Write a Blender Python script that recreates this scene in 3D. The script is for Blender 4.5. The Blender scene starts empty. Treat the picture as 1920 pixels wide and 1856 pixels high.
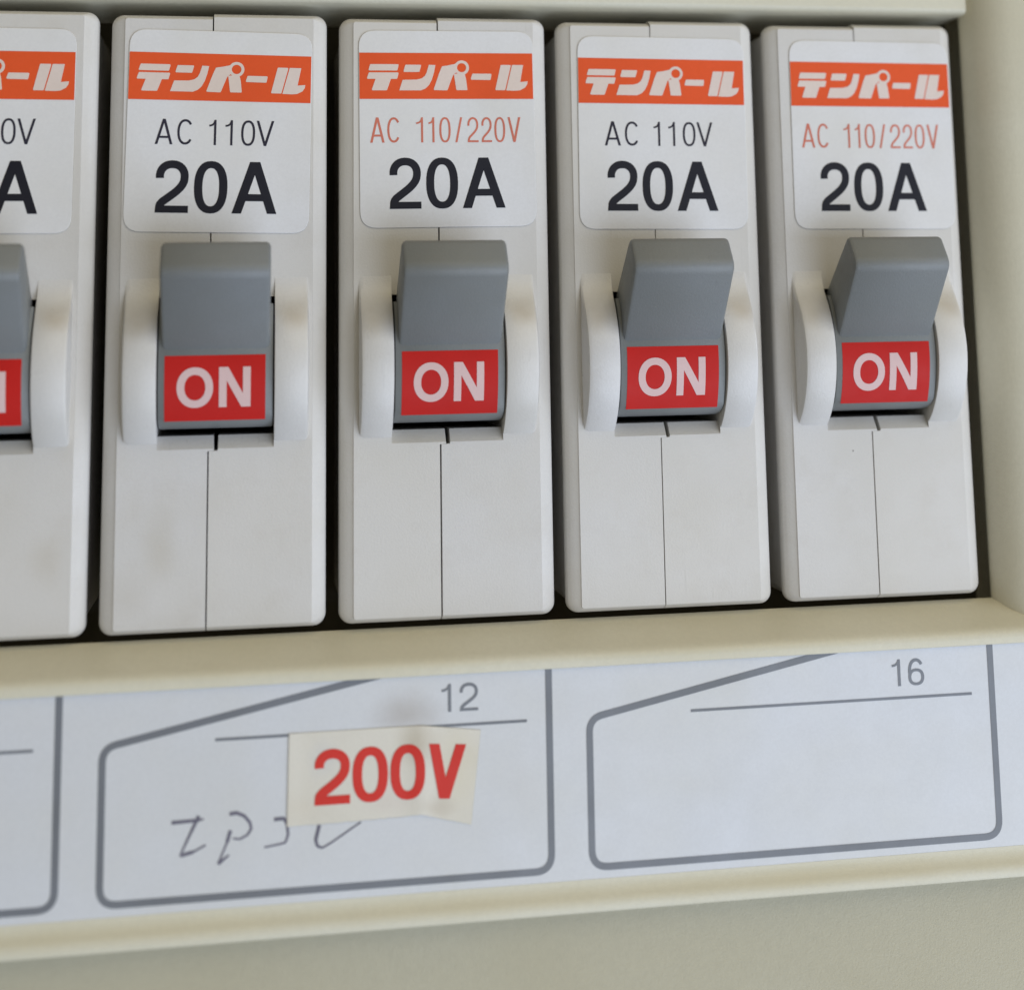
import bpy, bmesh, math, random
from mathutils import Vector, Matrix
from mathutils.geometry import delaunay_2d_cdt

random.seed(7)
SC = bpy.context.scene
COL = SC.collection
MM = 0.001

# Board frame: x right, y up, z out of the board towards the viewer, in millimetres.
def V(x, y, z):
    return Vector((x * MM, -z * MM, y * MM))

# ------------------------------------------------------------------ camera
def rot(a, b, c):
    Rx = Matrix(((1, 0, 0), (0, math.cos(a), -math.sin(a)), (0, math.sin(a), math.cos(a))))
    Ry = Matrix(((math.cos(b), 0, math.sin(b)), (0, 1, 0), (-math.sin(b), 0, math.cos(b))))
    Rz = Matrix(((math.cos(c), -math.sin(c), 0), (math.sin(c), math.cos(c), 0), (0, 0, 1)))
    return Rz @ Ry @ Rx

FPX = 3000.0
PPX, PPY = 1022.5, 181.2
CAM = (16.134, 30.309, 178.714)
Rb = rot(-0.15068323, -0.17701295, 0.00833440) @ Matrix(((1, 0, 0), (0, -1, 0), (0, 0, -1)))
cam = bpy.data.cameras.new('camera')
camo = bpy.data.objects.new('camera', cam)
COL.objects.link(camo)
ax = [V(*Rb[0]) / MM, V(*(-Rb[1])) / MM, V(*(-Rb[2])) / MM]
M = Matrix.Identity(4)
for c in range(3):
    for r in range(3):
        M[r][c] = ax[c][r]
M.translation = V(*CAM)
camo.matrix_world = M
cam.sensor_width = 36.0
cam.lens = FPX / 1920 * 36.0
cam.shift_x = (960 - PPX) / 1920
cam.shift_y = (PPY - 928) / 1920
cam.clip_start = 0.005
cam.clip_end = 20
cam.dof.use_dof = True
cam.dof.focus_distance = (V(40, 40, 1) - V(*CAM)).dot(-ax[2])
cam.dof.aperture_fstop = 12.5
SC.camera = camo

# ------------------------------------------------------------------ light
w = bpy.data.worlds.new('World')
SC.world = w
w.use_nodes = True
bg = w.node_tree.nodes['Background']
bg.inputs[0].default_value = (1.0, 0.93, 0.72, 1)
bg.inputs[1].default_value = 0.15

def area(name, pos, target, size, size_y, power, col):
    l = bpy.data.lights.new(name, 'AREA')
    l.shape = 'RECTANGLE'
    l.size = size
    l.size_y = size_y
    l.energy = power
    l.color = col
    o = bpy.data.objects.new(name, l)
    COL.objects.link(o)
    o.location = V(*pos)
    d = V(*target) - o.location
    o.rotation_euler = d.to_track_quat('-Z', 'Y').to_euler()
    return o

area('window_light', (380, -260, 460), (50, 10, 0), 0.75, 0.6, 3.7, (0.72, 0.82, 1.0))
area('side_window_light', (900, 300, 500), (50, 30, 0), 0.4, 0.4, 1.4, (0.74, 0.84, 1.0))
area('warm_ceiling_light', (220, 600, 460), (50, 20, 0), 0.7, 0.7, 1.65, (1.0, 0.86, 0.56))

SC.view_settings.view_transform = 'Standard'
SC.view_settings.look = 'None'
SC.view_settings.exposure = 0.2
SC.view_settings.gamma = 1.0
SC.render.engine = 'CYCLES'

# ------------------------------------------------------------------ materials
def mat(name, col, rough=0.45, var=0.05, var2=None, bump=0.0, dirt=0.0, dirtcol=(0.30, 0.22, 0.12),
        specks=0.0, spots=(), spec=0.5, scuff=0.0, sub=0.0, scale=220.0):
    m = bpy.data.materials.new(name)
    m.use_nodes = True
    nt = m.node_tree
    N = nt.nodes
    Lk = nt.links.new
    b = N['Principled BSDF']
    b.inputs['Roughness'].default_value = rough
    b.inputs['Specular IOR Level'].default_value = spec
    geo = N.new('ShaderNodeNewGeometry')
    cur = None
    rgb = N.new('ShaderNodeRGB')
    rgb.outputs[0].default_value = (*col, 1)
    cur = rgb.outputs[0]

    def mix(fac, a, bcol, mode='MIX'):
        n = N.new('ShaderNodeMix')
        n.data_type = 'RGBA'
        n.blend_type = mode
        if isinstance(fac, float):
            n.inputs[0].default_value = fac
        else:
            Lk(fac, n.inputs[0])
        Lk(a, n.inputs[6])
        if isinstance(bcol, tuple):
            n.inputs[7].default_value = (*bcol, 1)
        else:
            Lk(bcol, n.inputs[7])
        return n.outputs[2]

    def noise(sc, det=3.0, rgh=0.55):
        n = N.new('ShaderNodeTexNoise')
        n.inputs['Scale'].default_value = sc
        n.inputs['Detail'].default_value = det
        n.inputs['Roughness'].default_value = rgh
        Lk(geo.outputs['Position'], n.inputs['Vector'])
        return n.outputs[0]

    def ramp(src, a, bb, lo=0.0, hi=1.0):
        n = N.new('ShaderNodeMapRange')
        n.clamp = True
        n.inputs[1].default_value = a
        n.inputs[2].default_value = bb
        n.inputs[3].default_value = lo
        n.inputs[4].default_value = hi
        Lk(src, n.inputs[0])
        return n.outputs[0]

    if var:
        dark = tuple(c * (1 - var * 2.2) * k for c, k in zip(col, (1.0, 0.985, 0.93)))
        light = tuple(min(1, c * (1 + var)) * k for c, k in zip(col, (0.98, 1.0, 1.05)))
        cur = mix(ramp(noise(scale * 0.45, 2), 0.35, 0.68, 0, 0.6), cur, dark)
        cur = mix(ramp(noise(scale * 0.28, 2), 0.45, 0.7, 0, 0.6), cur, light)
        cur = mix(ramp(noise(scale * 14, 2, 0.7), 0.3, 0.7, 0, 0.35), cur, tuple(c * 0.86 for c in col))
    if scuff:
        mp = N.new('ShaderNodeMapping')
        mp.inputs['Rotation'].default_value = (0, 0.5, 0)
        mp.inputs['Scale'].default_value = (2600, 900, 160)
        Lk(geo.outputs['Position'], mp.inputs['Vector'])
        sn = N.new('ShaderNodeTexNoise')
        sn.inputs['Scale'].default_value = 1.0
        sn.inputs['Detail'].default_value = 2
        Lk(mp.outputs[0], sn.inputs['Vector'])
        patch = ramp(noise(scale * 0.6, 2), 0.5, 0.62)
        mu0 = N.new('ShaderNodeMath')
        mu0.operation = 'MULTIPLY'
        Lk(ramp(sn.outputs[0], 0.66, 0.78, 0, scuff), mu0.inputs[0])
        Lk(patch, mu0.inputs[1])
        cur = mix(mu0.outputs[0], cur, tuple(c * 0.6 for c in col))
        oi = N.new('ShaderNodeObjectInfo')
        cur = mix(ramp(oi.outputs['Random'], 0, 1, 0, 0.5), cur, (col[0] * 0.985, col[1] * 0.965, col[2] * 0.90))
    if dirt:
        f = ramp(noise(scale * 0.8, 5, 0.7), 0.52, 0.78, 0, dirt)
        cur = mix(f, cur, dirtcol)
    # stains that have a place of their own: (x, y, radius_x, radius_y, strength, colour) in object mm
    if spots:
        tc = N.new('ShaderNodeTexCoord')
        wob = N.new('ShaderNodeTexNoise')
        wob.inputs['Scale'].default_value = 260
        wob.inputs['Detail'].default_value = 4
        Lk(tc.outputs['Object'], wob.inputs['Vector'])
        wm = N.new('ShaderNodeVectorMath')
        wm.operation = 'MULTIPLY_ADD'
        Lk(wob.outputs['Color'], wm.inputs[0])
        wm.inputs[1].default_value = (0.0022, 0.0022, 0.0022)
        Lk(tc.outputs['Object'], wm.inputs[2])
        for (sx, sy, rx, ry, st, sc_) in spots:
            s1 = N.new('ShaderNodeVectorMath')
            s1.operation = 'SUBTRACT'
            Lk(wm.outputs[0], s1.inputs[0])
            s1.inputs[1].default_value = (sx * MM + 0.0011, 0.0, sy * MM + 0.0011)
            s2 = N.new('ShaderNodeVectorMath')
            s2.operation = 'MULTIPLY'
            Lk(s1.outputs[0], s2.inputs[0])
            s2.inputs[1].default_value = (1 / (rx * MM), 0, 1 / (ry * MM))
            s3 = N.new('ShaderNodeVectorMath')
            s3.operation = 'LENGTH'
            Lk(s2.outputs[0], s3.inputs[0])
            mr = N.new('ShaderNodeMapRange')
            mr.interpolation_type = 'SMOOTHSTEP'
            mr.inputs[1].default_value = 1.0
            mr.inputs[2].default_value = 0.0
            mr.inputs[3].default_value = 0.0
            mr.inputs[4].default_value = st
            Lk(s3.outputs[1], mr.inputs[0])
            cur = mix(mr.outputs[0], cur, sc_)
    if specks:
        v = N.new('ShaderNodeTexVoronoi')
        v.inputs['Scale'].default_value = 190
        Lk(geo.outputs['Position'], v.inputs['Vector'])
        f = ramp(v.outputs['Distance'], 0.035, 0.02, 0, 1)
        sp = N.new('ShaderNodeSeparateColor')
        Lk(v.outputs['Color'], sp.inputs[0])
        g = ramp(sp.outputs[0], 1 - specks, 1 - specks + 0.01)
        mu = N.new('ShaderNodeMath')
        mu.operation = 'MULTIPLY'
        Lk(f, mu.inputs[0])
        Lk(g, mu.inputs[1])
        cur = mix(mu.outputs[0], cur, (0.10, 0.08, 0.06))
    Lk(cur, b.inputs['Base Color'])
    if rough < 0.9:
        Lk(ramp(noise(scale * 1.7, 4), 0.3, 0.7, max(0.05, rough - 0.07), rough + 0.09), b.inputs['Roughness'])
    if bump:
        bn = N.new('ShaderNodeBump')
        bn.inputs['Strength'].default_value = bump
        bn.inputs['Distance'].default_value = 0.00006
        Lk(noise(4200, 3, 0.6), bn.inputs['Height'])
        Lk(bn.outputs[0], b.inputs['Normal'])
    return m

BODY = (0.665, 0.648, 0.63)
M_body = mat('ivory_plastic', BODY, 0.42, 0.05, bump=0.4, scuff=0.35, dirt=0.10, specks=0.13)
M_body_stain = mat('ivory_plastic_stained', BODY, 0.42, 0.05, bump=0.4, scuff=0.35, dirt=0.10, specks=0.13,
                   spots=((6.3, 9.0, 2.8, 5.2, 0.32, (0.46, 0.41, 0.31)), (3, 4, 3, 3, 0.15, (0.42, 0.37, 0.28))))
M_body_worn = mat('ivory_plastic_smudged', BODY, 0.42, 0.05, bump=0.4, scuff=0.35, dirt=0.10, specks=0.13,
                  spots=((19.5, 8.0, 2.4, 3.6, 0.22, (0.47, 0.41, 0.31)), (21.5, 22, 2.5, 6, 0.22, (0.48, 0.42, 0.33))))
M_rail = mat('ivory_rail_plastic', (0.685, 0.67, 0.655), 0.34, 0.03, bump=0.45, scuff=0.3, dirt=0.08, specks=0.1,
             spots=((3.7, 32.6, 2.6, 2.4, 0.36, (0.40, 0.33, 0.22)), (20.3, 32.9, 2.8, 2.2, 0.40, (0.40, 0.32, 0.21))))
M_grey = mat('grey_toggle_plastic', (0.20, 0.212, 0.216), 0.46, 0.05, bump=0.5, scuff=0.3, dirt=0.05, dirtcol=(0.2, 0.17, 0.12), specks=0.05)
M_sticker = mat('sticker_paper', (0.77, 0.765, 0.77), 0.36, 0.035, bump=0.1, dirt=0.04, specks=0.03)
M_edge = mat('sticker_grimy_edge', (0.38, 0.355, 0.30), 0.7, 0.1, dirt=0.5, dirtcol=(0.5, 0.47, 0.4))
M_orange = mat('orange_print', (0.82, 0.105, 0.026), 0.45, 0.06, spec=0.25)
M_cream = mat('cream_print', (0.78, 0.66, 0.60), 0.38, 0.03)
M_ink = mat('black_ink', (0.014, 0.014, 0.022), 0.45, 0.1, spec=0.25)
M_thinink = mat('dark_thin_ink', (0.03, 0.028, 0.045), 0.45, 0.1, spec=0.25)
M_redthin = mat('faded_red_ink', (0.68, 0.19, 0.125), 0.4, 0.12)
M_red = mat('red_marker_paint', (0.58, 0.016, 0.012), 0.5, 0.08, spec=0.2, dirt=0.06, dirtcol=(0.3, 0.05, 0.03))
M_on = mat('pinkish_white_paint', (0.76, 0.55, 0.54), 0.5, 0.04, spec=0.25)
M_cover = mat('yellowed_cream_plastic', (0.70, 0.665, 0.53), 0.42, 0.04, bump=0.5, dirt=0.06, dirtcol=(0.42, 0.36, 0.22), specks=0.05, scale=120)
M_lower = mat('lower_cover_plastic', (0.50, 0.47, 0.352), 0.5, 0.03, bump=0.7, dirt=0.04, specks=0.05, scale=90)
M_dark = mat('dark_backing', (0.10, 0.09, 0.07), 0.8, 0.1)
M_side = mat('side_boss_plastic', (0.40, 0.38, 0.30), 0.6, 0.05)
M_card = mat('white_card', (0.67, 0.68, 0.70), 0.40, 0.02, bump=0.12, specks=0.0,
             spots=((31.8, -8.4, 5.0, 3.4, 0.5, (0.36, 0.31, 0.26)), (12, -15, 7, 7, 0.12, (0.55, 0.52, 0.42)),
                    (44, -16, 4, 6, 0.10, (0.55, 0.5, 0.42))))
M_greyprint = mat('grey_print', (0.18, 0.19, 0.21), 0.4, 0.10, dirt=0.2, dirtcol=(0.24, 0.25, 0.27))
M_pencil = mat('ballpoint_ink', (0.15, 0.14, 0.185), 0.5, 0.2, dirt=0.4, dirtcol=(0.30, 0.30, 0.34), scale=500)
M_tape = mat('yellowed_tape', (0.73, 0.69, 0.60), 0.36, 0.05, bump=0.15, dirt=0.1,
             spots=((23.2, -12.5, 2.4, 2.6, 0.35, (0.56, 0.56, 0.58)), (33, -11.5, 3.2, 3.0, 0.45, (0.42, 0.34, 0.22)),
                    (35, -17.6, 3.0, 1.6, 0.4, (0.46, 0.38, 0.27)), (30, -17, 4, 1.6, 0.25, (0.6, 0.5, 0.45)), (37.2, -14, 3.2, 5.5, 0.45, (0.68, 0.61, 0.43)), (21, -17, 3, 2, 0.25, (0.68, 0.60, 0.48))))
M_tape_edge = mat('tape_edge', (0.52, 0.49, 0.42), 0.6, 0.1)
M_redbold = mat('bold_red_ink', (0.68, 0.04, 0.026), 0.45, 0.08, spec=0.25)

# ------------------------------------------------------------------ helpers
def tag(o, label=None, cat=None, group=None, kind=None):
    if label: o['label'] = label
    if cat: o['category'] = cat
    if group: o['group'] = group
    if kind: o['kind'] = kind
    return o

def empty(name, loc):
    o = bpy.data.objects.new(name, None)
    o.empty_display_size = 0.005
    o.location = V(*loc)
    COL.objects.link(o)
    return o

def finish(name, bm, mats, parent=None, smooth=30):
    bmesh.ops.recalc_face_normals(bm, faces=bm.faces)
    me = bpy.data.meshes.new(name)
    bm.to_mesh(me)
    bm.free()
    if not isinstance(mats, (list, tuple)):
        mats = [mats]
    for m in mats:
        me.materials.append(m)
    if smooth:
        me.shade_smooth()
        me.set_sharp_from_angle(angle=math.radians(smooth))
    o = bpy.data.objects.new(name, me)
    COL.objects.link(o)
    if parent:
        o.parent = parent
    return o

def loft(bm, rings, cap0=True, cap1=True, mats=None):
    vs = [[bm.verts.new(V(*p)) for p in r] for r in rings]
    n = len(rings[0])
    for i in range(len(rings) - 1):
        for j in range(n):
            k = (j + 1) % n
            try:
                f = bm.faces.new((vs[i][j], vs[i][k], vs[i + 1][k], vs[i + 1][j]))
                if mats: f.material_index = mats[i]
            except ValueError:
                pass
    if cap0: bm.faces.new(vs[0][::-1])
    if cap1: bm.faces.new(vs[-1])
    return vs

def prism_x(bm, prof, x0, x1, ends=0.0):
    """profile in (y, z) extruded along x; ends = small inset bevel of the end caps"""
    if ends:
        cy = sum(p[0] for p in prof) / len(prof)
        cz = sum(p[1] for p in prof) / len(prof)
        ins = offset_poly(prof, -ends)
        rings = [[(x0, y, z) for y, z in ins], [(x0 + ends * 0.35, *p) for p in offset_poly(prof, -ends * 0.35)],
                 [(x0 + ends, y, z) for y, z in prof], [(x1 - ends, y, z) for y, z in prof],
                 [(x1 - ends * 0.35, *p) for p in offset_poly(prof, -ends * 0.35)], [(x1, y, z) for y, z in ins]]
    else:
        rings = [[(x0, y, z) for y, z in prof], [(x1, y, z) for y, z in prof]]
    loft(bm, rings)

def poly_area(p):
    return 0.5 * sum(p[i][0] * p[(i + 1) % len(p)][1] - p[(i + 1) % len(p)][0] * p[i][1] for i in range(len(p)))

def offset_poly(p, d):
    """offset outwards by d (negative = inwards)"""
    s = 1 if poly_area(p) > 0 else -1
    out = []
    n = len(p)
    for i in range(n):
        a, b, c = p[i - 1], p[i], p[(i + 1) % n]
        e1 = Vector((b[0] - a[0], b[1] - a[1]))
        e2 = Vector((c[0] - b[0], c[1] - b[1]))
        if e1.length < 1e-9 or e2.length < 1e-9:
            out.append(b)
            continue
        e1.normalize(); e2.normalize()
        n1 = Vector((e1.y, -e1.x)) * s
        n2 = Vector((e2.y, -e2.x)) * s
        m = n1 + n2
        if m.length < 1e-6:
            out.append(b)
            continue
        m.normalize()
        k = d / max(0.35, m.dot(n1))
        out.append((b[0] + m.x * k, b[1] + m.y * k))
    return out

def round_poly(p, radii, seg=5):
    """round the corners of a polygon; radii per vertex (or one number)"""
    out = []
    n = len(p)
    for i in range(n):
        r = radii[i] if isinstance(radii, (list, tuple)) else radii
        a, b, c = Vector(p[i - 1]), Vector(p[i]), Vector(p[(i + 1) % n])
        if r <= 0:
            out.append(tuple(b))
            continue
        u = (a - b).normalized()
        v = (c - b).normalized()
        ang = u.angle(v)
        t = min(r / math.tan(ang / 2), (a - b).length * 0.48, (c - b).length * 0.48)
        p0, p1 = b + u * t, b + v * t
        for k in range(seg + 1):
            s = k / seg
            q = p0 * (1 - s) ** 2 + b * 2 * s * (1 - s) + p1 * s * s
            out.append(tuple(q))
    return out

# ---- flat print: union of simple polygons, triangulated
def sheet(name, polys, z, m, parent, place=None):
    verts, faces = [], []
    for p in polys:
        if poly_area(p) < 0:
            p = p[::-1]
        i0 = len(verts)
        verts += [Vector(q) for q in p]
        faces.append(list(range(i0, i0 + len(p))))
    vo, eo, fo, ov, oe, of = delaunay_2d_cdt(verts, [], faces, 0, 1e-5)
    bm = bmesh.new()
    bv = [None] * len(vo)
    for f, src in zip(fo, of):
        if not src:
            continue
        for i in f:
            if bv[i] is None:
                x, y = vo[i]
                zz = z(x, y) if callable(z) else z
                if place: x, y = place(x, y)
                bv[i] = bm.verts.new(V(x, y, zz))
        bm.faces.new([bv[i] for i in f])
    for f in bm.faces:
        f.normal_update()
        if f.normal.y > 0:
            f.normal_flip()
    me = bpy.data.meshes.new(name)
    bm.to_mesh(me)
    bm.free()
    me.materials.append(m)
    o = bpy.data.objects.new(name, me)
    COL.objects.link(o)
    o.parent = parent
    return o

def stroke(pts, w, w1=None):
    """list of quads that follow a polyline with mitred joints"""
    pts = [Vector(p) for p in pts]
    n = len(pts)
    L, R = [], []
    for i in range(n):
        ww = w if w1 is None else w + (w1 - w) * i / (n - 1)
        if i == 0: d = pts[1] - pts[0]; k = 1
        elif i == n - 1: d = pts[-1] - pts[-2]; k = 1
        else:
            a = (pts[i] - pts[i - 1]).normalized(); b = (pts[i + 1] - pts[i]).normalized()
            d = a + b
            k = 1 / max(0.5, d.length / 2)
        d.normalize()
        nn = Vector((-d.y, d.x)) * ww / 2 * k
        L.append(pts[i] + nn); R.append(pts[i] - nn)
    return [[tuple(L[i]), tuple(R[i]), tuple(R[i + 1]), tuple(L[i + 1])] for i in range(n - 1)]

def arc(cx, cy, rx, ry, a0, a1, n=14, p=2.0):
    out = []
    for i in range(n + 1):
        a = math.radians(a0 + (a1 - a0) * i / n)
        c, s = math.cos(a), math.sin(a)
        out.append((cx + rx * math.copysign(abs(c) ** (2 / p), c), cy + ry * math.copysign(abs(s) ** (2 / p), s)))
    return out

def bez(p0, p1, p2, p3, n=8):
    return [tuple(Vector(p0) * (1 - t) ** 3 + Vector(p1) * 3 * t * (1 - t) ** 2 + Vector(p2) * 3 * t * t * (1 - t) + Vector(p3) * t ** 3)
            for t in [i / n for i in range(n + 1)]]

def glyph(ch, x0, x1, y0, y1, w, hw=None):
    """grotesque capitals and figures; w = stem width, hw = thickness of horizontals"""
    W, H = x1 - x0, y1 - y0
    hw = hw or w * 0.86
    X = lambda u: x0 + u * W
    Y = lambda v: y0 + v * H
    cx, cy = (x0 + x1) / 2, (y0 + y1) / 2
    if ch in '0O':
        p = 2.35 if ch == '0' else 2.1
        n = 36
        def ring(rx, ry):
            out = []
            for i in range(n):
                a = 2 * math.pi * i / n
                c, s = math.cos(a), math.sin(a)
                out.append((cx + rx * math.copysign(abs(c) ** (2 / p), c), cy + ry * math.copysign(abs(s) ** (2 / p), s)))
            return out
        o, i_ = ring(W / 2, H / 2 * 1.01), ring(W / 2 - w, H / 2 * 1.01 - hw)
        return [[o[k], o[(k + 1) % n], i_[(k + 1) % n], i_[k]] for k in range(n)]
    if ch == '1':
        st = [(x1 - w, y0), (x1, y0), (x1, y1), (x1 - w * 0.8, y1), (x1 - w, y1 - H * 0.05)]
        fl = bez((x0, Y(.765)), (X(.35), Y(.775)), (x1 - w * 0.85, Y(.80)), (x1 - w * 0.55, Y(.985)), 6)
        return [st] + stroke([(x, y - 0) for x, y in fl], hw * 0.85)
    if ch == '2':
        h = hw / 2
        a = arc(cx, y1 - H * .30, W / 2 - w / 2, H * .30 - h, 188, -5, 16, 2.15)
        b = bez(a[-1], (x1 - w / 2, Y(.48)), (X(.52), Y(.36)), (X(.22), Y(.21)), 8)[1:]
        c = bez(b[-1], (X(.10), Y(.14)), (x0 + w * .58, Y(.10)), (x0 + w * .5, y0 + hw * .2), 4)[1:]
        return stroke(a + b + c, w * 0.96) + [[(x0, y0), (x1, y0), (x1, y0 + hw), (x0 + w * .1, y0 + hw)]]
    if ch == '6':
        o = glyph('0', x0, x1, y0, y0 + H * .62, w, hw)
        a = arc(cx, cy, W / 2 - w / 2, H / 2 - hw / 2, 35, 190, 14, 2.25)
        return o + stroke(a + [(x0 + w / 2, Y(.32))], w)
    if ch == 'C':
        a = arc(cx + W * .02, cy, W / 2 - w / 2, H / 2 - hw / 2, 38, 322, 26, 2.2)
        return stroke(a, w)
    if ch == 'A':
        t = w * 1.10 / W / 2
        u = w * 1.14
        return [[(x0, y0), (x0 + u, y0), (cx + u * .46, y1), (cx - u * .54, y1)],
                [(x1 - u, y0), (x1, y0), (cx + u * .54, y1), (cx - u * .46, y1)],
                [(X(.22), Y(.24)), (X(.78), Y(.24)), (X(.74), Y(.24) + hw), (X(.26), Y(.24) + hw)]]
    if ch == 'V':
        u = w * 1.12
        return [[(x0, y1), (x0 + u, y1), (cx + u * .5, y0), (cx - u * .5, y0)],
                [(x1 - u, y1), (x1, y1), (cx + u * .5, y0), (cx - u * .5, y0)]]
    if ch == 'N':
        return [[(x0, y0), (x0 + w, y0), (x0 + w, y1), (x0, y1)], [(x1 - w, y0), (x1, y0), (x1, y1), (x1 - w, y1)],
                [(x0 + w * .02, y1 - 0.001), (x0 + w * 1.2, y1 - 0.001), (x1 - w * .02, y0 + 0.001), (x1 - w * 1.2, y0 + 0.001)]]
    if ch == '/':
        return [[(x0, y0), (x0 + w, y0), (x1, y1), (x1 - w, y1)]]

def text(spec, y0, y1, w, hw=None):
    out = []
    for ch, a, b in spec:
        out += glyph(ch, a, b, y0, y1, w, hw)
    return out

# ------------------------------------------------------------------ distribution board cover
XL, XR = -75.0, 150.0
XW = 100.15            # inner wall of the right stile
board = empty('distribution_board', (0, -60, -24))
tag(board, 'yellowed cream plastic cover framing the row of white breakers', 'switchboard')
def unparent_origin(o):   # children keep board-frame coordinates
    o.location = -board.location
    return o

# back plate behind the breakers
bm = bmesh.new()
loft(bm, [[(XL, -10, -24), (XR, -10, -24), (XR, 80, -24), (XL, 80, -24)], [(XL, -10, -22.2), (XR, -10, -22.2), (XR, 80, -22.2), (XL, 80, -22.2)]])
unparent_origin(finish('back_plate', bm, M_dark, board))

# bottom rail: sloping sill, narrow front band, card recess and lip
def quarter(cy, cz, r, a0, a1, n=5):
    return [(cy + r * math.cos(math.radians(a0 + (a1 - a0) * i / n)), cz + r * math.sin(math.radians(a0 + (a1 - a0) * i / n))) for i in range(n + 1)]
prof = [(-5, -14), (-5, -2.6), (-0.78, -1.85), (-0.66, -1.55)]
prof += [(-0.92, -0.75), (-2.75, 3.2), (-2.92, 3.6), (-3.12, 3.95), (-3.38, 4.25), (-3.7, 4.44), (-4.1, 4.5)]
prof += [(-4.60, 4.5), (-4.68, 4.42), (-4.68, 3.95), (-26.1, 3.95), (-26.1, 4.09), (-26.5, 4.12), (-26.9, 4.25), (-27.25, 4.46), (-27.55, 4.74), (-27.8, 4.97), (-28.1, 5.13), (-28.45, 5.18),
         (-28.85, 5.18), (-29.0, 5.12), (-29.06, 4.95), (-29.06, -14)]
bm = bmesh.new()
prism_x(bm, prof, XL, XR)
unparent_origin(finish('bottom_rail', bm, M_cover, board, 38))

# top rail
prof = [(67.9, -14), (67.9, -0.3), (68.0, 0.15), (68.25, 0.42), (68.6, 0.5), (95, 0.5), (95, -14)]
bm = bmesh.new()
prism_x(bm, prof, XL, XW + 0.2)
unparent_origin(finish('top_rail', bm, M_cover, board, 50))

# right stile: straight inner wall that rolls over a wide fillet into the front
pf = [(XW + 4, -14), (XW + 4, -2.6), (XW + 0.3, -2.0), (XW + 0.12, -1.75), (XW + 0.12, -1.45), (XW + 0.2, -1.2), (XW + 0.5, -0.6), (XW + 1.0, 0.3), (XW + 1.6, 1.15), (XW + 2.3, 1.8), (XW + 3.2, 2.4), (XW + 4.6, 2.95), (XW + 7, 3.45), (XW + 11, 4.0), (XW + 16, 4.4)] + [(XR, 4.4), (XR, -14)]
bm = bmesh.new()
loft(bm, [[(x, -3.4, z) for x, z in pf], [(x, 95, z) for x, z in pf]])
unparent_origin(finish('side_stile', bm, M_cover, board, 45))

# lower cover below the lip
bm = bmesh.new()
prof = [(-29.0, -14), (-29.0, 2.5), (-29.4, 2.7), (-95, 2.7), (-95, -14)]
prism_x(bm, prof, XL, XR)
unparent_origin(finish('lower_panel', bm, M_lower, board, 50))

# ------------------------------------------------------------------ printed card
ZC = 4.10
card = empty('circuit_card', (50, -26.4, 3.96))
tag(card, 'long white circuit directory card with grey printed boxes, in the channel under the breakers', 'label card')
def cpart(o):
    o.location = -card.location
    return o
bm = bmesh.new()
loft(bm, [[(XL, -26.08, 3.96), (XR, -26.08, 3.96), (XR, -4.70, 3.96), (XL, -4.70, 3.96)],
          [(XL, -26.08, ZC), (XR, -26.08, ZC), (XR, -4.70, ZC), (XL, -4.70, ZC)]])
cpart(finish('card_sheet', bm, M_card, card, 0))
ZP = ZC + 0.03
def open_round(pts, r, seg=7):
    out = [pts[0]]
    for i in range(1, len(pts) - 1):
        a, b, c = Vector(pts[i - 1]), Vector(pts[i]), Vector(pts[i + 1])
        u = (a - b).normalized(); v = (c - b).normalized()
        t = min(r / math.tan(u.angle(v) / 2), (a - b).length * 0.42, (c - b).length * 0.42)
        if t < 0.02:
            out.append(tuple(b))
            continue
        p0, p1 = b + u * t, b + v * t
        for k in range(seg + 1):
            s = k / seg
            out.append(tuple(p0 * (1 - s) ** 2 + b * 2 * s * (1 - s) + p1 * s * s))
    out.append(pts[-1])
    return out
TOPY = -4.72
def clip_top(poly, ym):
    out = []
    for i in range(len(poly)):
        a, b = poly[i - 1], poly[i]
        if (a[1] <= ym) != (b[1] <= ym):
            t = (ym - a[1]) / (b[1] - a[1])
            out.append((a[0] + t * (b[0] - a[0]), ym))
        if b[1] <= ym:
            out.append(b)
    return out
for k in (-1, 0, 1, 2):
    x0, x1 = 1.12 + 50.12 * k, 46.92 + 50.12 * k
    yb = -24.95
    sl = 0.2
    yc = -10.0
    xt = x0 + (TOPY - yc) / sl
    path = [(xt + 10, TOPY + 2), (x0, yc), (x0, yb), (x1, yb), (x1, TOPY + 1)]
    q = stroke(open_round(path, 1.75), 0.72)
    # trim the slanting line at the card's upper edge
    q = [p_ for p_ in (clip_top(poly, TOPY) for poly in q) if len(p_) > 2]
    cpart(sheet('box_outline', q, ZP, M_greyprint, card))
    cpart(sheet('write_line', [[(x0 + 11.15, -9.98), (x0 + 43.4, -9.98), (x0 + 43.4, -9.69), (x0 + 11.15, -9.69)]], ZP, M_greyprint, card))
cpart(sheet('printed_number', text([('1', 35.5, 36.5), ('2', 37.4, 39.35)], -8.47, -5.66, 0.34), ZP, M_greyprint, card))
cpart(sheet('printed_number', text([('1', 85.42, 86.4), ('6', 87.3, 89.15)], -8.6, -5.77, 0.34), ZP, M_greyprint, card))

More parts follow.
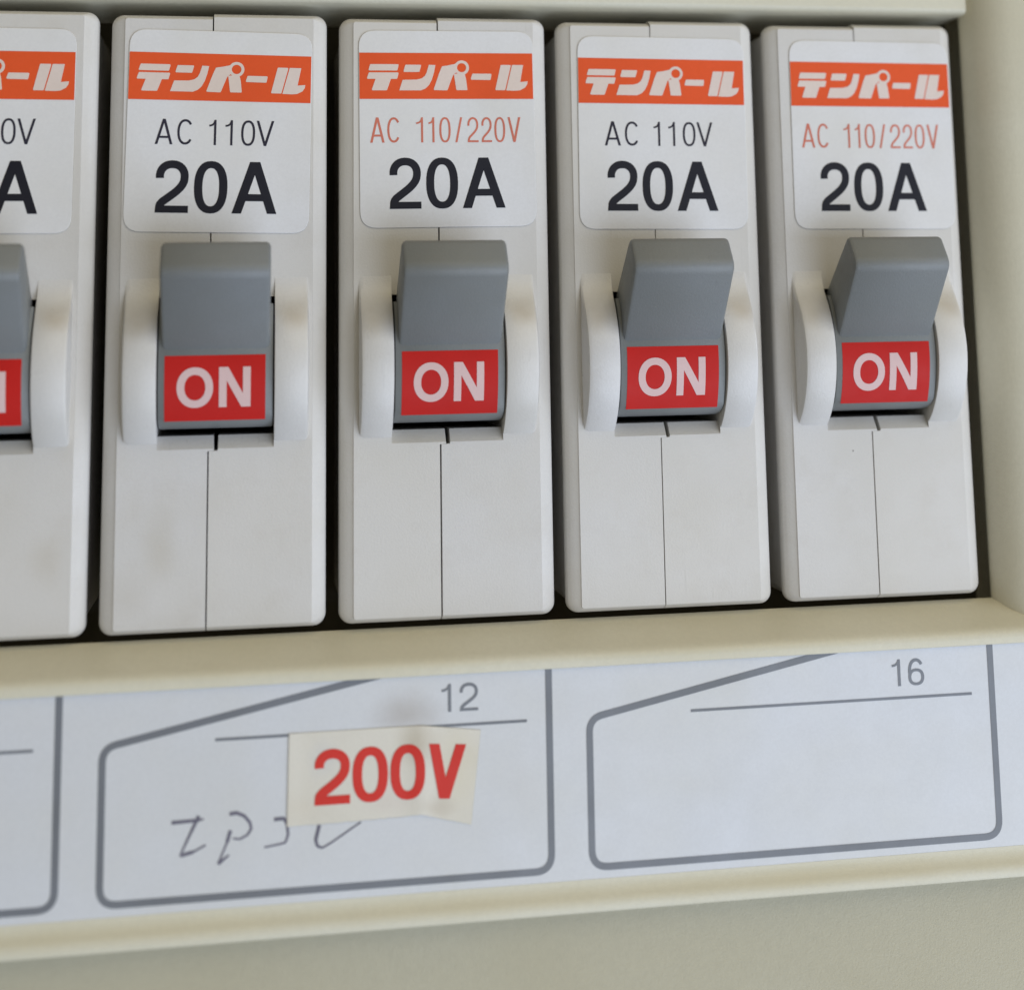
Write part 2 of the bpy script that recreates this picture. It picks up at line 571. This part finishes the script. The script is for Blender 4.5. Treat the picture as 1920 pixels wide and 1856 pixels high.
# handwriting: traced pen strokes in card millimetres
def pen(strokes, ww=0.33):
    q = []
    for s_ in strokes:
        r = open_round(s_, 0.3, 4) if len(s_) > 2 else s_
        q += stroke(r, ww * 1.15, ww * 0.55)
    return q
marks = [
     [[(8.04, -17.56), (9.0, -17.54), (10.78, -17.49), (11.22, -17.4)], [(10.73, -17.08), (9.91, -18.72), (8.93, -20.77)], [(8.93, -20.77), (10.23, -20.49), (11.45, -19.91)]] ,
     [[(13.78, -17.11), (14.5, -17.04), (15.25, -17.38), (15.83, -18.06), (15.96, -18.7), (15.57, -19.25), (14.83, -19.59), (14.15, -19.47)], [(13.89, -18.68), (13.56, -19.83), (12.68, -21.81)], [(12.68, -21.81), (13.77, -21.02)]] ,
     [[(18.24, -17.93), (19.25, -17.88), (19.55, -18.44), (19.67, -19.46), (19.41, -20.24), (18.43, -20.4), (17.28, -20.55)]] ,
     [[(22.82, -18.77), (22.46, -20.16), (22.61, -20.78), (23.1, -21.02), (24.04, -20.56), (27.07, -18.76)]] ,
]
for mk in marks:
    cpart(sheet('handwritten_character', pen(mk), ZP, M_pencil, card))

# ------------------------------------------------------------------ yellowed 200V sticker on the card
tape = empty('voltage_sticker', (29.5, -18.7, ZP))
tag(tape, 'small yellowed sticker with bold red 200V stuck over the box numbered 12', 'sticker')
def tpart(o):
    o.location = -tape.location
    return o
CR = 33.3        # crease
def tz(x, y):
    d = abs(x - CR)
    return 4.19 + 0.10 * math.exp(-(d / 1.1) ** 2) + 0.05 * math.exp(-((x - 19.8) / 0.8) ** 2)
outline_t = [(19.72, -9.72), (39.55, -10.62)]
def top_y(x): return -9.72 + (0.0 if x < CR else -(x - CR) * 0.125) + 0.04
def bot_y(x):
    if x < 28: return -18.70 + (x - 19.6) * 0.012
    if x < CR: return -18.60 + (x - 28) * 0.03
    return -18.44 - (x - CR) * 0.262
bm = bmesh.new()
nx = 40
grid = []
for j in range(7):
    row = []
    for i in range(nx + 1):
        s = i / nx
        t = j / 6
        xb = 19.55 + s * (38.45 - 19.55)
        xt = 19.72 + s * (39.55 - 19.72)
        yb, yt = bot_y(xb), top_y(xt)
        x = xb + (xt - xb) * t
        y = yb + (yt - yb) * t
        if j == 0: y += random.uniform(-.035, .035)
        row.append(bm.verts.new(V(x, y, tz(x, y))))
    grid.append(row)
for j in range(6):
    for i in range(nx):
        bm.faces.new((grid[j][i], grid[j][i + 1], grid[j + 1][i + 1], grid[j + 1][i]))
# thin skirt down to the card
loop = grid[0] + [grid[j][nx] for j in range(1, 7)] + grid[6][::-1][1:] + [grid[j][0] for j in range(5, 0, -1)]
c0 = V(29.5, -14.3, 4.2)
low = []
for v_ in loop:
    d = (v_.co - c0).normalized()
    low.append(bm.verts.new(Vector((v_.co.x + d.x * 0.00005, -(ZC + 0.045) * MM, v_.co.z + d.z * 0.00005))))
for i in range(len(loop)):
    f = bm.faces.new((loop[i], loop[(i + 1) % len(loop)], low[(i + 1) % len(loop)], low[i]))
    f.material_index = 1
tpart(finish('sticker_sheet', bm, [M_tape, M_tape_edge], tape, 40))
def bent(x, y):
    if x <= CR: return (x, y)
    a = math.radians(-4.2)
    dx, dy = x - CR, y + 14
    return (CR + dx * math.cos(a) - dy * math.sin(a), -14 + dx * math.sin(a) + dy * math.cos(a))
for ch, a, b in (('2', 22.3, 25.95), ('0', 26.2, 29.85), ('0', 30.1, 33.7), ('V', 33.95, 37.85)):
    q = glyph(ch, a, b, -16.85, -11.45, 0.98, 0.86)
    if ch == 'V':
        q = [[bent(*p) for p in poly] for poly in q]
    tpart(sheet('sticker_letter' if ch == 'V' else 'sticker_digit', q, lambda x, y: tz(x, y) + 0.05, M_redbold, tape))

# ------------------------------------------------------------------ breaker geometry (local mm, origin at lower left of its face)
BW, BH = 23.65, 66.5
SX0, SX1 = 5.68, 18.0         # slot
SY0, SY1 = 18.98, 35.1
SEAM = 11.06

LEVELS = [(0.5, 0.35, -22), (0.5, 0.35, -2.3), (0, 0, -1.75), (0.05, 0.04, -1.2), (0.18, 0.12, -0.92), (0.38, 0.22, -0.70), (0.62, 0.32, -0.52), (1.05, 0.42, -0.32), (1.50, 0.50, -0.13), (1.55, 0.62, 0.0)]

LF = len(LEVELS) - 1
def half_outline(side, ix, iy, z, lvl, ytop):
    """closed outline of one case half at one loft level; side 0 = left, 1 = right"""
    r = max(0.25, 1.35 - 0.75 * (ix if z > -2 else 0))
    x0, x1 = ix, BW - ix
    y0, y1 = iy, ytop - iy
    g = 0.065 if lvl < LF else 0.085
    zf = z
    led = 0.0
    pts = []
    if side == 0:
        for i in range(7):
            a = math.radians(180 + 15 * i)
            pts.append((x0 + r + r * math.cos(a), y0 + r + r * math.sin(a)))
        pts += [(SEAM - g, y0), (SEAM - g, 18.72), (11.68, 18.78), (11.62, SY0 if lvl == LF else (20.35 if lvl < LF else SY0))]
        pts += [(SX0, SY0 if lvl == LF else 20.35), (SX0, SY1), (SEAM - g, SY1), (SEAM - g, y1)]
        for i in range(7):
            a = math.radians(90 + 15 * i)
            pts.append((x0 + r + r * math.cos(a), y1 - r + r * math.sin(a)))
    else:
        for i in range(7):
            a = math.radians(270 + 15 * i)
            pts.append((x1 - r + r * math.cos(a), y0 + r + r * math.sin(a)))
        for i in range(7):
            a = math.radians(15 * i)
            pts.append((x1 - r + r * math.cos(a), y1 - r + r * math.sin(a)))
        pts += [(SEAM + g, y1), (SEAM + g, SY1), (SX1, SY1), (SX1, SY0 if lvl == LF else 20.35),
                (12.12, SY0 if lvl == LF else 20.35), (12.06, 18.78), (SEAM + g, 18.72), (SEAM + g, y0)]
    out = []
    for (x, y) in pts:
        zz = z
        # the ledge below the slot slopes inwards over 1.4 mm
        if lvl == LF - 1 and SX0 - .01 <= x <= SX1 + .01 and 18.9 < y < 21:
            zz = -1.05
        elif lvl < LF - 1 and SX0 - .01 <= x <= SX1 + .01 and 18.9 < y < 21:
            zz = min(z, -1.5 - 0.1 * (LF - 1 - lvl))
        out.append((x, y, zz))
    return out

def case_half(side, m, ytop):
    bm = bmesh.new()
    rings = [half_outline(side, ix, iy, z, i, ytop) for i, (ix, iy, z) in enumerate(LEVELS)]
    vs = loft(bm, rings, False, False)
    for ring in (vs[0], vs[-1]):
        pl = [Vector((v.co.x / MM, v.co.z / MM)) for v in ring]
        idx = list(range(len(pl)))
        if sum(pl[k].x * pl[(k + 1) % len(pl)].y - pl[(k + 1) % len(pl)].x * pl[k].y for k in idx) < 0:
            pl = pl[::-1]; ring = ring[::-1]
        vo, eo, fo, ov, oe, of = delaunay_2d_cdt(pl, [], [idx], 0, 1e-6)
        for f, src in zip(fo, of):
            if src:
                bm.faces.new([ring[ov[k][0]] for k in f])
    return finish('case_half', bm, m, None, 13)

def guard_rail(x0, x1, outer):
    bm = bmesh.new()
    R, cy, cz = 9.85, 27.5, -5.95
    a0 = math.asin(-cz / R)
    prof = [(cy - R * math.cos(a0) , -1.0)]
    n = 26
    for i in range(n + 1):
        a = math.pi - a0 - (math.pi - 2 * a0) * i / n
        prof.append((cy + R * math.cos(a), cz + R * math.sin(a)))
    prof = [q for q in prof if q[0] < 33.0 or q[1] < -0.5]
    zt = cz + math.sqrt(R * R - (33.0 - cy) ** 2)
    sl = -(33.0 - cy) / (zt - cz)
    prof += bez((33.0, zt), (34.3, zt + 1.3 * sl), (35.2, 0.12), (37.4, -0.03), 8)
    prof.append((37.4, -1.0))
    # bevel: outer edge generous, inner edge small
    bo, bi = (0.55 if outer == 'L' else 0.36), 0.10
    def shr(d):
        out = []
        for i, (y, z) in enumerate(prof):
            if i in (0, len(prof) - 1):
                out.append((y, z)); continue
            if y > 33.0:
                out.append((y, z - d * (37.4 - y) / 4.4)); continue
            dy, dz = y - cy, z - cz
            L = math.hypot(dy, dz)
            k = (L - d) / L
            out.append((cy + dy * k, cz + dz * k))
        return out
    left_b, right_b = (bo, bi) if outer == 'L' else (bi, bo)
    rings = []
    for (x, d) in ((x0, left_b), (x0 + left_b * .3, left_b * .3), (x0 + left_b, 0), (x1 - right_b, 0), (x1 - right_b * .3, right_b * .3), (x1, right_b)):
        rings.append([(x, y, z) for y, z in shr(d)])
    loft(bm, rings)
    return finish('guard_rail', bm, M_rail, None, 28)

RC = (27.6, -8.55, 12.0)      # rotor centre y, z, radius
def rotor_z(y, d=0.0):
    return RC[1] + math.sqrt((RC[2] + d) ** 2 - (y - RC[0]) ** 2)

def toggle():
    bm = bmesh.new()
    lev = [(28.6, 2.2), (29.45, 3.2), (37.45, 9.95), (40.95, 7.5), (34.6, -0.6), (31, -1.5)]
    lev = round_poly(lev, [0, 0.3, 1.5, 0.9, 0, 0], 8)
    prism_x(bm, lev, 6.22, 17.5, ends=0.45)
    n = 180
    cyl = [(RC[0] + RC[2] * math.cos(2 * math.pi * i / n), RC[1] + RC[2] * math.sin(2 * math.pi * i / n)) for i in range(n)]
    cyl = [p for p in cyl if p[1] > -6]
    cyl.sort(key=lambda p: p[0])
    # drop the part that would run above the slot
    cyl = [p for p in cyl if 21.3 < p[0] < 34.4]
    cyl = [p for p in cyl if p[0] > 22.0]
    cyl = [(21.05, -6), (21.05, -2.0), (21.1, -1.0), (21.2, -0.2), (21.36, 0.5), (21.6, 1.15), (21.82, 1.55)] + cyl + [(34.4, -6)]
    prism_x(bm, cyl, 5.86, 17.84, ends=0.12)
    return finish('toggle', bm, M_grey, None, 30)

def curved(name, polys, d, m, step=0.35):
    """flat print rolled on the rotor; long polygons are sliced so that they follow the curve"""
    vs = []
    ys = [18.5 + step * i for i in range(40)]
    verts, faces, edges = [], [], []
    for p in polys:
        if poly_area(p) < 0: p = p[::-1]
        i0 = len(verts)
        verts += [Vector(q) for q in p]
        faces.append(list(range(i0, i0 + len(p))))
    xs = [q[0] for p in polys for q in p]
    for y in ys:
        verts += [Vector((min(xs) - 1, y)), Vector((max(xs) + 1, y))]
        edges.append((len(verts) - 2, len(verts) - 1))
    vo, eo, fo, ov, oe, of = delaunay_2d_cdt(verts, edges, faces, 0, 1e-5)
    bm = bmesh.new()
    bv = [None] * len(vo)
    for f, src in zip(fo, of):
        if not src: continue
        for i in f:
            if bv[i] is None:
                bv[i] = bm.verts.new(V(vo[i][0], vo[i][1], rotor_z(vo[i][1], d)))
        bm.faces.new([bv[i] for i in f])
    for f in bm.faces:
        f.normal_update()
        if f.normal.y > 0: f.normal_flip()
    me = bpy.data.meshes.new(name)
    bm.to_mesh(me); bm.free()
    me.materials.append(m)
    me.shade_smooth()
    o = bpy.data.objects.new(name, me)
    COL.objects.link(o)
    return o

# sticker pieces in sticker millimetres
SW, SH = 19.95, 22.35
def sticker_sheet():
    o = round_poly([(0, 0), (SW, 0), (SW, SH), (0, SH)], 1.9, 6)
    bm = bmesh.new()
    loft(bm, [[(x, y, 0.0) for x, y in offset_poly(o, 0.03)], [(x, y, 0.09) for x, y in offset_poly(o, 0.0)],
              [(x, y, 0.11) for x, y in offset_poly(o, -0.05)]], mats=[1, 0])
    return finish('sticker', bm, [M_sticker, M_edge], None, 0)

def zb(u, v):      # logo artwork -> sticker mm
    return ((u - 228) / 1353 * 19.85 + .05, 19.78 - (v - 435) / 363 * 5.28)
def ringpoly(cx, cy, ro, ri, n=24):
    o = [(cx + ro * math.cos(2 * math.pi * i / n), cy + ro * math.sin(2 * math.pi * i / n)) for i in range(n)]
    q = [(cx + ri * math.cos(2 * math.pi * i / n), cy + ri * math.sin(2 * math.pi * i / n)) for i in range(n)]
    return [[o[i], o[(i + 1) % n], q[(i + 1) % n], q[i]] for i in range(n)]
LOGO = [
    round_poly([(312, 525), (532, 525), (520, 575), (297, 575)], 8, 3),
    round_poly([(301, 590), (531, 590), (518, 641), (470, 641), (438, 731), (320, 731), (352, 641), (284, 641)], [8, 8, 8, 4, 8, 8, 4, 8], 3),
    round_poly([(582, 529), (706, 529), (690, 586), (566, 586)], 8, 3),
    [(764, 529), (815, 531), (803, 590), (786, 645), (764, 688), (735, 716), (700, 731), (533, 731), (560, 648), (668, 646), (708, 636), (733, 616), (747, 588)],
    round_poly([(866, 541), (905, 535), (972, 520), (985, 580), (950, 612), (905, 731), (797, 729), (845, 590)], [10, 6, 3, 3, 4, 8, 8, 8], 3),
    round_poly([(958, 602), (1040, 592), (1052, 640), (1062, 729), (975, 729)], [4, 4, 4, 8, 8], 3),
] + ringpoly(1019, 551, 58, 36) + [
    round_poly([(1102, 598), (1253, 598), (1244, 648), (1087, 646)], 9, 3),
    round_poly([(1326, 528), (1407, 528), (1357, 729), (1279, 729)], 8, 3),
    [(1416, 528), (1503, 528), (1482, 640), (1478, 664), (1536, 658), (1532, 682), (1515, 708), (1475, 729), (1440, 733), (1365, 731)],
]
LOGO = [[zb(u, v) for u, v in p] for p in LOGO]

ORG = 'temporary'
holder = None
def stub(o): return o
def flat(name, polys, z, m):
    o = sheet(name, polys, z, m, None)
    return o

T_case_l = case_half(0, M_body, BH - 0.12)
T_case_r = case_half(1, M_body, BH + 0.15)
T_rail_l = guard_rail(2.12, 5.70, 'L')
T_rail_r = guard_rail(18.0, 21.62, 'R')
T_toggle = toggle()
T_plate = curved('marker_plate', [[(6.55, 22.05), (17.05, 22.05), (17.05, 28.9), (6.55, 28.9)]], 0.03, M_red)
T_on = curved('marker_lettering', text([('O', 7.82, 11.6), ('N', 12.2, 15.5)], 23.45, 27.65, 0.80, 0.78), 0.06, M_on)
T_sheet = sticker_sheet()
T_band = flat('brand_band', [[(0.06, 14.5), (SW - 0.1, 14.5), (SW - 0.1, 19.78), (0.06, 19.78)]], 0.135, M_orange)
T_logo = flat('brand_lettering', LOGO, 0.16, M_cream)
T_20A = flat('rating_lettering', text([('2', 3.30, 6.85), ('0', 7.42, 11.02), ('A', 11.52, 16.38)], 2.1, 7.8, 0.90, 0.78), 0.135, M_ink)
T_110 = flat('voltage_lettering', text([('A', 3.07, 4.97), ('C', 5.42, 7.12), ('1', 8.87, 9.64), ('1', 10.62, 11.42), ('0', 12.34, 13.86), ('V', 14.0, 15.92)], 9.6, 12.4, 0.25, 0.24), 0.135, M_thinink)
T_220 = flat('voltage_lettering', text([('A', 1.2, 2.82), ('C', 3.1, 4.56), ('1', 6.38, 7.16), ('1', 7.78, 8.44), ('0', 9.0, 10.28),
                                       ('/', 10.8, 11.62), ('2', 12.2, 13.45), ('2', 13.8, 14.98), ('0', 15.28, 16.52), ('V', 16.82, 18.3)], 9.55, 12.4, 0.235, 0.22), 0.135, M_redthin)
TEMPL = [T_case_l, T_case_r, T_rail_l, T_rail_r, T_toggle, T_plate, T_on, T_sheet, T_band, T_logo, T_20A, T_110, T_220]
for t in TEMPL:
    COL.objects.unlink(t)

def put(t, parent):
    c = t.copy()
    COL.objects.link(c)
    c.parent = parent
    return c

#        x,      y,    sticker x, y, angle, black/red, label
ROW = [
    (-24.95, 0.0, 1.35, 42.2, -0.3, 0, 'white breaker cut off by the left edge, only 0V of its print showing'),
    (0.0, 0.0, 1.70, 42.25, -0.95, 0, 'white breaker with black AC 110V print and faint stain, beside the cut-off one'),
    (25.02, 0.0, 2.28, 42.45, 0.45, 1, 'white breaker with thin red AC 110/220V print, between two with black AC 110V print'),
    (49.97, 0.0, 2.2, 42.2, -0.35, 0, 'white breaker with black AC 110V print, between two with red AC 110/220V print'),
    (75.02, 0.0, 2.75, 42.05, -0.25, 1, 'white breaker with red AC 110/220V print, rightmost, against the cream side frame'),
]
for i, (bx, by, sx, sy, ang, red, label) in enumerate(ROW):
    th = empty('circuit_breaker', (bx, by, 0))
    tag(th, label, 'circuit breaker', 'row of 20A circuit breakers')
    cl = put(T_case_l, th)
    if i == 1:
        cl.data = cl.data.copy()
        cl.data.materials[0] = M_body_stain
    cr = put(T_case_r, th)
    cr.location = V((0, 0, 0.01, -0.05, -0.03)[i], 0, 0)
    if i == 0:
        cr.data = cr.data.copy()
        cr.data.materials[0] = M_body_worn
    put(T_rail_l, th)
    put(T_rail_r, th)
    tg = put(T_toggle, th)
    put(T_plate, tg)
    put(T_on, tg)
    st = put(T_sheet, th)
    st.location = V(sx, sy, 0.0)
    st.rotation_euler = (0, math.radians(-ang), 0)
    put(T_band, st)
    put(T_logo, st)
    put(T_20A, st)
    put(T_220 if red else T_110, st)
for t in TEMPL:
    bpy.data.objects.remove(t)
